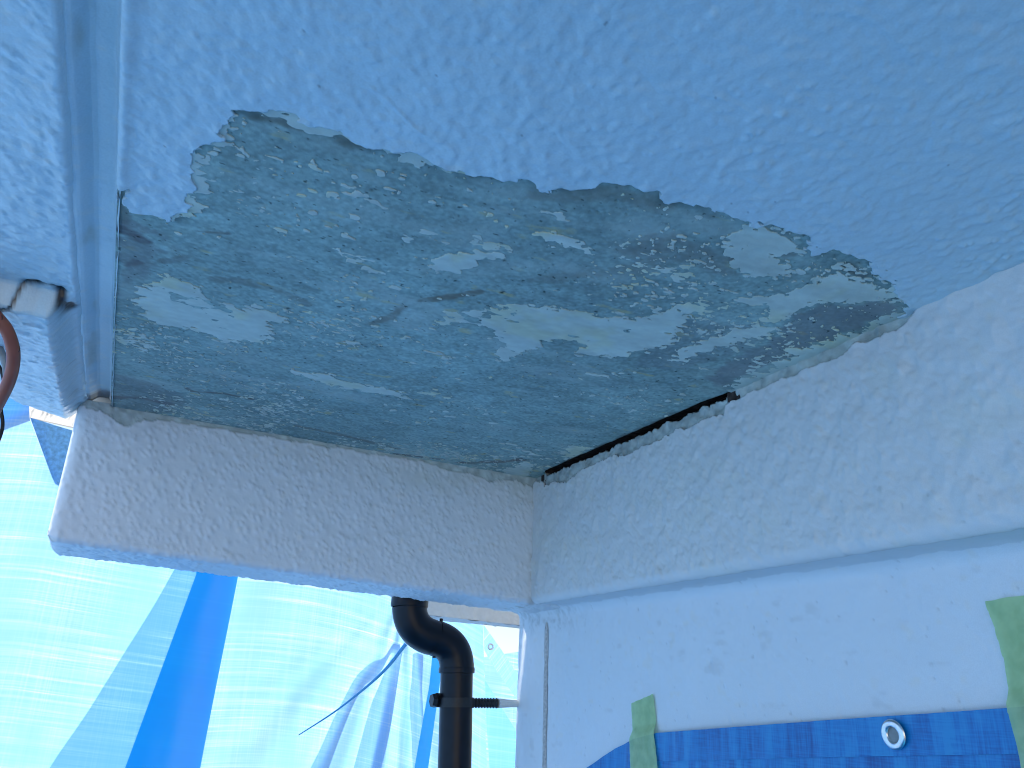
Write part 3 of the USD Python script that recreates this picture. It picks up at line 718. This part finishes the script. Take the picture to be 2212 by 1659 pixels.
RB = 0.056
e1, e2 = bend(pa, pb, pc, RB), bend(pb, pc, pd, RB)
obj('elbow', tube(e1, PR + 0.0015, 40, False), M_PIPE, pipe, label='upper bend')
obj('elbow', tube(e2, PR + 0.0015, 40, False), M_PIPE, pipe, label='lower bend')
obj('link', tube(np.linspace(e1[-1], e2[0], 3), PR + 0.0008, 40, False), M_PIPE, pipe)
obj('stub', tube(np.linspace(pa + [0, 0, 0.10], e1[0], 4), PR - 0.003, 40, False), M_PIPE, pipe)
obj('socket', lathe([(0.0, PR - 0.002), (0.0, PR + 0.0035), (0.003, PR + 0.0045), (0.024, PR + 0.0045), (0.027, PR + 0.003), (0.027, PR)], e1[0] + [0, 0, 0.024], (0, 0, -1), 44), M_PIPE, pipe)
low_end = pc + ax_low * 2.0
obj('pipe', tube(np.linspace(e2[-1], low_end, 4), PR - 0.001, 44, False), M_PIPE, pipe)
obj('socket', lathe([(0.0, PR), (0.0, PR + 0.0028), (0.004, PR + 0.0034), (0.012, PR + 0.003), (0.013, PR)], e2[-1] - ax_low * 0.004, ax_low, 44), M_PIPE, pipe)
for k, (a, b) in enumerate(((953, 1343), (938, 1414))):
    q = on_y(a, b, PY); obj('nub', lathe([(0, 0), (0.0, 0.004), (0.007, 0.004), (0.008, 0)], q, (0, 0, 1) if k == 0 else (0, 0, -1), 10), M_PIPE, pipe)
cl_c = on_y(985, 1517, PY)
obj('clamp', lathe([(-0.010, PR - 0.001), (-0.010, PR + 0.0035), (0.010, PR + 0.0035), (0.010, PR - 0.001)], cl_c, ax_low, 44), M_PIPE_CLAMP, pipe, smooth=30)
arm_end = np.array([0.075, 0.115, cl_c[2] - 0.004])
arm0 = cl_c + np.array([PR, -0.005, 0]); arm_mid = on_y(1075, 1519, PY - 0.02)
obj('clamp_arm', tube(np.linspace(arm0, arm_mid, 40), 0.0105 + 0.0011 * np.sin(np.arange(40) * 1.4), 20), M_PIPE_CLAMP, pipe, smooth=60, label='dark threaded arm of the clamp')
obj('clamp_arm', tube(np.linspace(arm_mid, np.array([LX + 0.03, WE - 0.004, arm_mid[2] + 0.001]), 8), [0.0105, 0.0100, 0.009, 0.0082, 0.008, 0.008, 0.0085, 0.010], 20), M_WHITE, pipe, label='white painted end of the arm')
bx = cl_c + np.array([-PR - 0.012, 0.004, 0.002])
obj('clamp_bolt', lathe([(-0.008, 0), (-0.008, 0.014), (0.002, 0.016), (0.009, 0.011), (0.016, 0.009)], bx, (1, 0.05, 0.0), 6), M_PIPE_CLAMP, pipe, smooth=20)
obj('clamp_ear', box_mesh(bx[0] + 0.002, bx[0] + 0.018, bx[1] - 0.003, bx[1] + 0.003, bx[2] - 0.014, bx[2] + 0.016), M_PIPE_CLAMP, pipe, smooth=False)


# ------------------------------------------------------------------ hanging tarpaulins
def sheet(name, quad, y, mat, parent, waves=(), n=(90, 90), uvwarp=None, seed=0, amp=0.004, label=None, rows=None):
    """A hanging sheet at distance y: left edge and right edge as lists of picture points joined row by row."""
    L = np.array([on_y(a, b, y) for a, b in quad[0]]); Rr = np.array([on_y(a, b, y) for a, b in quad[1]])
    tt = np.linspace(0, 1, n[1]); k = np.linspace(0, 1, len(L)) if rows is None else np.asarray(rows)
    Li = np.stack([np.interp(tt, k, L[:, j]) for j in range(3)], 1); Ri = np.stack([np.interp(tt, k, Rr[:, j]) for j in range(3)], 1)
    s, t, f = grid(0, 1, 0, 1, 1 / (n[0] - 1), 1 / (n[1] - 1))
    it = np.round(t * (n[1] - 1)).astype(int)
    P = Li[it] * (1 - s)[:, None] + Ri[it] * s[:, None]
    dy = amp * fb(P[:, 0], P[:, 2], (7, 2.5), 160 + seed, 3)
    for w in waves:
        dy = dy + w(P[:, 0], P[:, 2], s, t)
    P = P + np.stack([0 * dy, dy, 0 * dy], 1)
    uu, vv = P[:, 0], P[:, 2] + 0.10 * P[:, 0]
    if uvwarp:
        uu, vv = uvwarp(P[:, 0], P[:, 2], s, t)
    return obj(name, (P, f), mat, parent, smooth=True, tuv=np.stack([uu, vv, np.full(len(uu), 0.37 * seed)], 1), label=label)


B_ = 4300                                       # far enough below the frame to reach the ground
t1 = thing('hanging_tarp', 'pale blue translucent tarpaulin hanging left of the beam, with pale stretch streaks', 'tarpaulin', 'tarpaulins hanging around the balcony')
fanwarp = lambda x, z, s, t: (x, z + 0.10 * x + 0.35 * np.maximum(-1.0 - x, 0) ** 1.5)
sheet('sheet', ([(-1500, 200), (-1500, 700), (-1500, 905), (-1500, 1045), (-1500, 1300), (-1500, B_)], [(62, 560), (62, 850), (64, 905), (118, 1045), (514, 1225), (-60, B_)]), 0.90, M_TARP, t1, uvwarp=fanwarp, seed=1, n=(120, 160), rows=[0, .12, .2, .27, .4, 1])
sheet('fold', ([(-1500, 200), (-1500, 1500)], [(63, 560), (63, 893)]), 0.915, M_TARP2, t1, uvwarp=fanwarp, seed=2, n=(90, 90), label='extra layer standing in for the shade on the sheet corner')  # extra layer stands in for the shadow on this corner
t2 = thing('hanging_tarp', 'blue tarpaulin with a deep blue vertical fold, left of the downpipe', 'tarpaulin', 'tarpaulins hanging around the balcony')
arc = lambda x, z, s, t: (x, z + 0.32 * np.clip(0.25 - (x + 0.62), -1, 1) ** 2 + 0.02 * x)
curl = lambda x, z, s, t: (x, z + 0.06 * x - 0.012 * smooth01(s, 0.55, 1.0))
sheet('sheet', ([(150, 300), (424, 1110), (341, 1240), (70, 1659), (-1600, B_)], [(560, 300), (535, 1110), (512, 1245), (430, 1659), (-50, B_)]), 0.93, M_THIN, t2, uvwarp=curl, seed=3, n=(80, 120), rows=[0, .15, .2, .33, 1], label='doubled part of the sheet')
sheet('fold', ([(432, 1100), (424, 1240), (270, 1659), (-700, B_)], [(522, 1100), (514, 1245), (432, 1659), (-48, B_)]), 0.885, M_FOLD, t2, waves=[lambda x, z, s, t: 0.012 * np.sin(s * np.pi)], seed=4, n=(40, 120), rows=[0, .05, .2, 1], label='deep blue fold of several layers')
PLEAT = on_y(872, 1330, 0.95)


def pleats(x, z, s, t):
    a = np.arctan2(x - PLEAT[0], PLEAT[2] + 0.12 - z); r = np.hypot(x - PLEAT[0], PLEAT[2] + 0.12 - z)
    return 0.022 * np.minimum(r, 0.5) * np.sin(a * 26 + 2 * np.sin(a * 7)) * np.exp(-(a / 0.55) ** 2) * smooth01(a, -1.2, -0.6)


sheet('sheet', ([(562, 300), (513, 1245), (431, 1659), (-49, B_)], [(1060, 300), (1043, 1345), (1052, 1659), (1130, B_)]), 0.95, M_TARP, t2, waves=[pleats], uvwarp=arc, seed=5, n=(220, 220), rows=[0, .2, .33, 1], label='single layer of the sheet, gathered into pleats')
for k, (q0, q1, yy_) in enumerate((([(846, 1405), (790, 1500), (742, 1660), (500, 2500)], [(866, 1405), (838, 1500), (802, 1660), (600, 2500)], 0.966), ([(935, 1400), (928, 1480), (895, 1660), (820, 2500)], [(958, 1400), (950, 1480), (925, 1660), (890, 2500)], 0.935),
                                   ([(880, 1400), (868, 1480), (872, 1660), (880, 2500)], [(902, 1400), (905, 1480), (918, 1660), (960, 2500)], 0.968), ([(846, 1370), (760, 1450), (650, 1660), (300, 2500)], [(850, 1380), (775, 1470), (690, 1660), (400, 2500)], 0.97))):
    sheet('pleat', (q0, q1), yy_, M_FOLD if k == 1 else M_PALE, t2, seed=6 + k, n=(24, 80), rows=[0, .08, .22, 1])
t3 = thing('hanging_tarp', 'blue tarpaulin with a metal eyelet between the downpipe and the wall', 'tarpaulin', 'tarpaulins hanging around the balcony')
hm = lambda x, z, s, t: (z * 0.6 + x, x * 1.2 - z)
sheet('hem', ([(1044, 1352), (1046, 1405), (1060, 1430), (1180, 1600)], [(1045, 1350), (1082, 1402), (1118, 1456), (1230, 1600)]), 1.06, M_TARP, t3, uvwarp=hm, seed=12, n=(40, 60), label='slanting hem with the eyelet')
sheet('sheet', ([(1044, 1470), (1050, 1560), (1056, 1700), (1100, 2600)], [(1048, 1470), (1100, 1555), (1160, 1650), (1400, 2600)]), 1.02, M_TARP2, t3, seed=13, n=(60, 90), rows=[0, .1, .25, 1])
sheet('sheet', ([(1010, 1425), (1000, 1700), (900, 2700)], [(1300, 1380), (1300, 1700), (1300, 2700)]), 1.45, M_TARP, t3, seed=15, n=(60, 60), label='second length of the sheet, further back')
sheet('edge', ([(1038, 1345), (1046, 1560), (1052, 1700), (1090, 2600)], [(1043, 1345), (1051, 1560), (1060, 1700), (1100, 2600)]), 1.00, M_TARP, t3, seed=14, n=(8, 60), rows=[0, .2, .3, 1])
obj('eyelet', ring(on_y(1060, 1397, 1.053), (0, 1, 0), 0.0085, 0.003), M_STEEL, t3, label='small metal eyelet')
t4 = thing('hanging_tarp', 'blue tarpaulin closing the left side of the balcony, mostly outside the picture', 'tarpaulin', 'tarpaulins hanging around the balcony')
uc, vc, fc = grid(-3.6, 0.88, -2.0, 0.12, 0.05)
obj('sheet', (np.stack([-2.35 + 0.05 * fb(uc, vc, (3, 0.7), 190, 2), uc, vc], 1), fc), M_TARP, t4, smooth=True, tuv=np.stack([uc, vc, 0 * uc + 9], 1))
cord = obj('cord', tube(catmull([on_y(876, 1392, 0.925), on_y(838, 1440, 0.92), on_y(795, 1481, 0.92), on_y(725, 1536, 0.92), on_y(645, 1588, 0.92)], 10), np.linspace(0.0060, 0.0014, 41), 8), M_CORD)
tag(cord, 'thin dark blue cord slanting across the tarpaulin left of the downpipe', 'cord')

# the sheet taped to the lower wall
t5 = thing('wall_tarp', 'deep blue tarpaulin with a metal eyelet taped to the white wall', 'tarpaulin')
top = [(1195, 1720), (1270, 1659), (1330, 1618), (1372, 1597), (1420, 1584), (1560, 1574), (1800, 1556), (2000, 1543), (2190, 1530), (2500, 1505), (3200, 1450), (5200, 1290)]
TX = LX - 0.006
P = np.array([on_x(a, b, TX) for a, b in top])
o = np.argsort(P[:, 1]); ty, tz = P[o, 1], P[o, 2]
s, t, f = grid(0, 1, 0, 1, 1 / 420, 1 / 120)
yy_ = ty[0] + (ty[-1] - ty[0]) * s
zt = np.interp(yy_, ty, tz); zz_ = zt + (-2.0 - zt) * t ** 1.6
bulge = 0.003 * fb(yy_, zz_, (5, 2), 201, 3) + 0.0014 * fb(yy_, zz_, (28, 8), 202, 3) + 0.012 * smooth01(zt - zz_, 0, 0.2)
V = np.stack([TX - bulge - 0.002, yy_, zz_], 1)
obj('sheet', (V, f), M_WALLTARP, t5, smooth=True, tuv=np.stack([yy_, zz_, 0 * s + 3], 1))
zh = zt - 0.045 * t
bulge = 0.003 * fb(yy_, zh, (5, 2), 201, 3) + 0.0014 * fb(yy_, zh, (28, 8), 202, 3) + 0.012 * smooth01(zt - zh, 0, 0.2)
obj('hem', (np.stack([TX - bulge - 0.0038, yy_, zh + 0.0006], 1), f), M_WALLTARP, t5, smooth=True, tuv=np.stack([yy_ + 4, zh, 0 * s + 5], 1), label='folded top hem')
ec = on_x(1932, 1587, TX - 0.006)
obj('eyelet', ring(ec + [-0.002, 0, 0], (1, 0.0, 0.1), 0.0128, 0.0046, flat=0.6), M_STEEL, t5, label='shiny round metal eyelet')
obj('eyelet_hole', lathe([(0, 0.0001), (0, 0.0095)], ec + [-0.0012, 0, 0], (1, 0, 0), 24), M_CABLE, t5, label='wall seen in the hole of the eyelet')


def tape(name, poly, label):
    p = np.array([on_x(a, b, LX - 0.009)[1:] for a, b in poly])
    u, v, f = grid(p[:, 0].min() - 0.004, p[:, 0].max() + 0.004, p[:, 1].min() - 0.004, p[:, 1].max() + 0.004, 0.002)
    cu, cv, cf, _ = clip(u, v, sdf(p, u, v) + 0.0005 * fb(u, v, 120, 212, 2), f)
    zt_ = np.interp(cu, ty, tz)
    lift = 0.003 * fb(cu, cv, (5, 2), 201, 3) + 0.0014 * fb(cu, cv, (28, 8), 202, 3) + 0.012 * smooth01(zt_ - cv, 0, 0.2)
    over = smooth01(zt_ - cv, -0.022, 0.0)
    xx_ = (LX - 0.0028) * (1 - over) + (TX - lift - 0.0068) * over - 0.0007 * fb(cu, cv, (50, 30), 211, 3)
    q = obj(name, (np.stack([xx_, cu, cv], 1), cf), M_TAPE, smooth=True)
    tag(q, label, 'masking tape', 'strips of green masking tape')


tape('masking_tape', [(1357, 1519), (1381, 1509), (1404, 1498), (1411, 1560), (1424, 1659), (1430, 1720), (1372, 1720), (1366, 1659), (1361, 1590)], 'narrow upright green masking tape on the upper left edge of the wall tarp')
tape('masking_tape', [(2119, 1299), (2165, 1290), (2212, 1283), (2500, 1220), (2560, 1720), (2225, 1720), (2202, 1606), (2177, 1523), (2159, 1423), (2140, 1355)], 'wide green masking tape on the wall at the right of the picture')

# ------------------------------------------------------------------ cables at the left edge
D_ = 1.12
brown = thing('conduit', 'brown plastic pipe bent into a bow at the left edge of the picture', 'pipe')
bp = catmull([at_depth(a, b, D_ - 0.0004 * (880 - b)) for a, b in ((-170, 470), (-120, 560), (-60, 625), (-8, 684), (17, 718), (29, 765), (22, 815), (-2, 868), (-40, 935), (-90, 1030), (-130, 1180), (-150, 1500), (-150, 2200), (-120, 3600))], 12)
obj('pipe', tube(bp, 0.0082, 24), M_BROWN, brown)
for k in (37, 57):
    ax = bp[k + 1] - bp[k - 1]
    obj('tape_mark', lathe([(-0.0006, 0.0082), (-0.0006, 0.0086), (0.0006, 0.0086), (0.0006, 0.0082)], bp[k], ax + np.array([0.0, 0, 0.004]), 24), M_BLACK, brown, label='thin black seam')
gc = thing('cable', 'grey cable behind the brown pipe at the left edge', 'cable')
obj('cable', tube(catmull([at_depth(a, b, 1.17) for a, b in ((-60, 690), (-15, 735), (6, 768), (14, 800), (12, 835), (-20, 900), (-60, 1000))], 10), 0.0052, 16), M_CABLE, gc)
kc = thing('cable', 'thin black cable beside the grey one at the left edge', 'cable')
obj('cable', tube(catmull([at_depth(a, b, 1.185) for a, b in ((-60, 740), (-15, 775), (4, 805), (8, 840), (2, 880), (4, 930), (-30, 1010), (-60, 1060))], 10), 0.0026, 12), M_BLACK, kc)
br = thing('bracket', 'small grey flared bracket under the slab edge at the left', 'bracket')
b0, b1 = at_depth(-6, 708, 1.18), at_depth(37, 697, 1.22)
axb = b1 - b0; Lb = np.linalg.norm(axb)
obj('flared_cap', lathe([(0, 0.0), (0, 0.006), (0.25 * Lb, 0.0062), (0.55 * Lb, 0.009), (0.85 * Lb, 0.0145), (0.97 * Lb, 0.016), (Lb, 0.015), (Lb, 0)], b0, axb, 28), M_BRACKET, br)
obj('stem', tube(np.linspace(at_depth(-40, 690, 1.19), at_depth(0, 665, 1.19), 6), 0.011, 16), M_WHITE, br)
obj('screw', tube(np.linspace(at_depth(25, 700, 1.195), at_depth(30, 683, 1.195), 3), 0.0035, 8), M_BRACKET, br)


# ------------------------------------------------------------------ what stands beyond the sheets
def rough_block(corners_bottom, z0, z1, seed):
    """A straight prism over a quadrilateral, its faces cut fine and made uneven."""
    q = np.asarray(corners_bottom, float); V, F, n = [], [], 0
    for a, b in zip(q, np.roll(q, -1, 0)):
        L = np.linalg.norm(b - a); u, v, f = grid(0, L, z0, z1, max(L / 90, 0.006), max((z1 - z0) / 60, 0.006))
        d = (b - a) / L; nrm = np.array([d[1], -d[0]])
        h = 0.0025 * fb(u, v, 45, seed, 4) * smooth01(np.minimum(np.minimum(u, L - u), np.minimum(v - z0, z1 - v)), 0, 0.01)
        V.append(np.column_stack([a[0] + d[0] * u + nrm[0] * h, a[1] + d[1] * u + nrm[1] * h, v])); F.append(f + n); n += len(u)
    for z in (z0, z1):
        s, t, f = grid(0, 1, 0, 1, 1 / 60, 1 / 60)
        P = (q[0] * ((1 - s) * (1 - t))[:, None] + q[1] * (s * (1 - t))[:, None] + q[2] * (s * t)[:, None] + q[3] * ((1 - s) * t)[:, None])
        V.append(np.column_stack([P, z + 0.002 * fb(P[:, 0], P[:, 1], 60, seed + 1, 3)])); F.append(f + n); n += len(s)
    return np.concatenate(V), np.concatenate(F)


far = thing('far_canopy', 'sunlit white stucco canopy end beyond the left end of the beam', 'canopy')
c0, c1 = on_y(20, 892, 4.3), on_y(176, 927, 3.0)
k_, z_, f_ = grid(0, 1, 0, 1, 1 / 80, 1 / 40)
base_ = c0 + (c1 - c0) * k_[:, None]
nrm_ = np.cross(c1 - c0, [0, 0, 1.0]); nrm_ /= np.linalg.norm(nrm_)
edge_ = smooth01(np.minimum(z_, 1 - z_), 0, 0.1)
front_ = base_ + np.array([0, 0, 0.5]) * z_[:, None] + nrm_ * (0.006 * fb(k_ * 1.4, z_ * 0.5, 30, 220, 4) * edge_)[:, None]
core_ = np.concatenate([np.array([c0, c1, c1 + [0, 0, 0.5], c0 + [0, 0, 0.5]]) - nrm_ * 0.002, np.array([c0, c1, c1 + [0, 0, 0.5], c0 + [0, 0, 0.5]]) - nrm_ * 0.25])
obj('stucco_face', (front_, f_), M_WHITE, far, smooth=True)
obj('body', trimesh.Trimesh(core_, [[0, 1, 2], [0, 2, 3], [4, 6, 5], [4, 7, 6], [0, 5, 1], [0, 4, 5], [1, 6, 2], [1, 5, 6], [2, 7, 3], [2, 6, 7], [3, 4, 0], [3, 7, 4]], process=False), M_WHITE, far, smooth=False)
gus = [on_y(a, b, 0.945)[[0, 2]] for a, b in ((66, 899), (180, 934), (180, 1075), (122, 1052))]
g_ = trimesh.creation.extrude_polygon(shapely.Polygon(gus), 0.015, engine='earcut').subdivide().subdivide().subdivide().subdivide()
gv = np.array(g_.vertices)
obj('gusset', (np.stack([gv[:, 0], 0.945 + gv[:, 2] + 0.003 * fb(gv[:, 0], gv[:, 1], 60, 226, 3), gv[:, 1] - 0.004], 1), np.array(g_.faces)[:, ::-1]), plain('blue_shade_stucco', (0.20, 0.46, 0.72), 0.7, scale=90, var=0.25, bump=0.6, dist=0.004), far, smooth=True, label='sloping gusset below the sunlit edge, coloured with its blue shade')  # white stucco whose blue tarp shade is put into its colour
eave = thing('far_beam', 'pale sunlit beam end between the downpipe and the wall', 'beam')
c0, c1 = on_y(903, 1326, 0.60), on_y(1200, 1320, 0.72)
obj('stucco_body', rough_block([c0[:2], c1[:2], c1[:2] + [0.1, 0.10], c0[:2] + [0.06, 0.12]], c0[2], c0[2] + 0.25, 230), M_WHITE, eave, smooth=30)
uc, vc, fc = grid(-2.3, 0.02, -3.3, 0.85, 0.04)
# added, unseen house behind the camera; its sunlit front bounces light onto the beam
house = thing('added_fill_house', 'added unseen house behind the camera bouncing light onto the beam', 'house')
obj('wall', box_mesh(-6.0, 4.5, -7.4, -6.4, -2.0, 3.4), plain('cream_plaster', (0.74, 0.69, 0.61), 0.85, scale=20, var=0.05, bump=0.3, dist=0.003), house, smooth=False)
roof_ = trimesh.Trimesh(np.array([[-6.5, -6.0, 3.4], [5, -6.0, 3.4], [5, -9.4, 5.2], [-6.5, -9.4, 5.2], [-6.5, -6.0, 3.52], [5, -6.0, 3.52], [5, -9.4, 5.32], [-6.5, -9.4, 5.32]]), [[0, 2, 1], [0, 3, 2], [4, 5, 6], [4, 6, 7], [0, 1, 5], [0, 5, 4], [1, 2, 6], [1, 6, 5], [2, 3, 7], [2, 7, 6], [3, 0, 4], [3, 4, 7]], process=False)
obj('roof', roof_, plain('roof_slate', (0.09, 0.09, 0.10), 0.7), house, smooth=False)  # roof and windows only dress the added house
for wx in (-4.2, 1.6):
    w_ = obj('window_frame', trimesh.util.concatenate([box_mesh(wx - .8, wx + .8, -6.4, -6.34, .5 + a, .56 + a) for a in (0, 1.2)] + [box_mesh(wx + a, wx + a + .06, -6.4, -6.345, .56, 1.7) for a in (-.8, -.03, .74)]), M_PIPE_CLAMP, house, smooth=False)
    obj('window_pane', box_mesh(wx - .74, wx + .74, -6.4, -6.37, .56, 1.7), plain('dark_pane' + str(int(wx + 9)), (0.03, 0.035, 0.04), 0.1), house, smooth=False)
fl = obj('floor_sheet', (np.stack([uc, vc, -1.99 + 0.006 * fb(uc, vc, 4, 240, 3)], 1), fc), M_FLOORTARP, smooth=True)
tag(fl, 'blue protective sheet spread on the ground below the slab', 'tarpaulin')
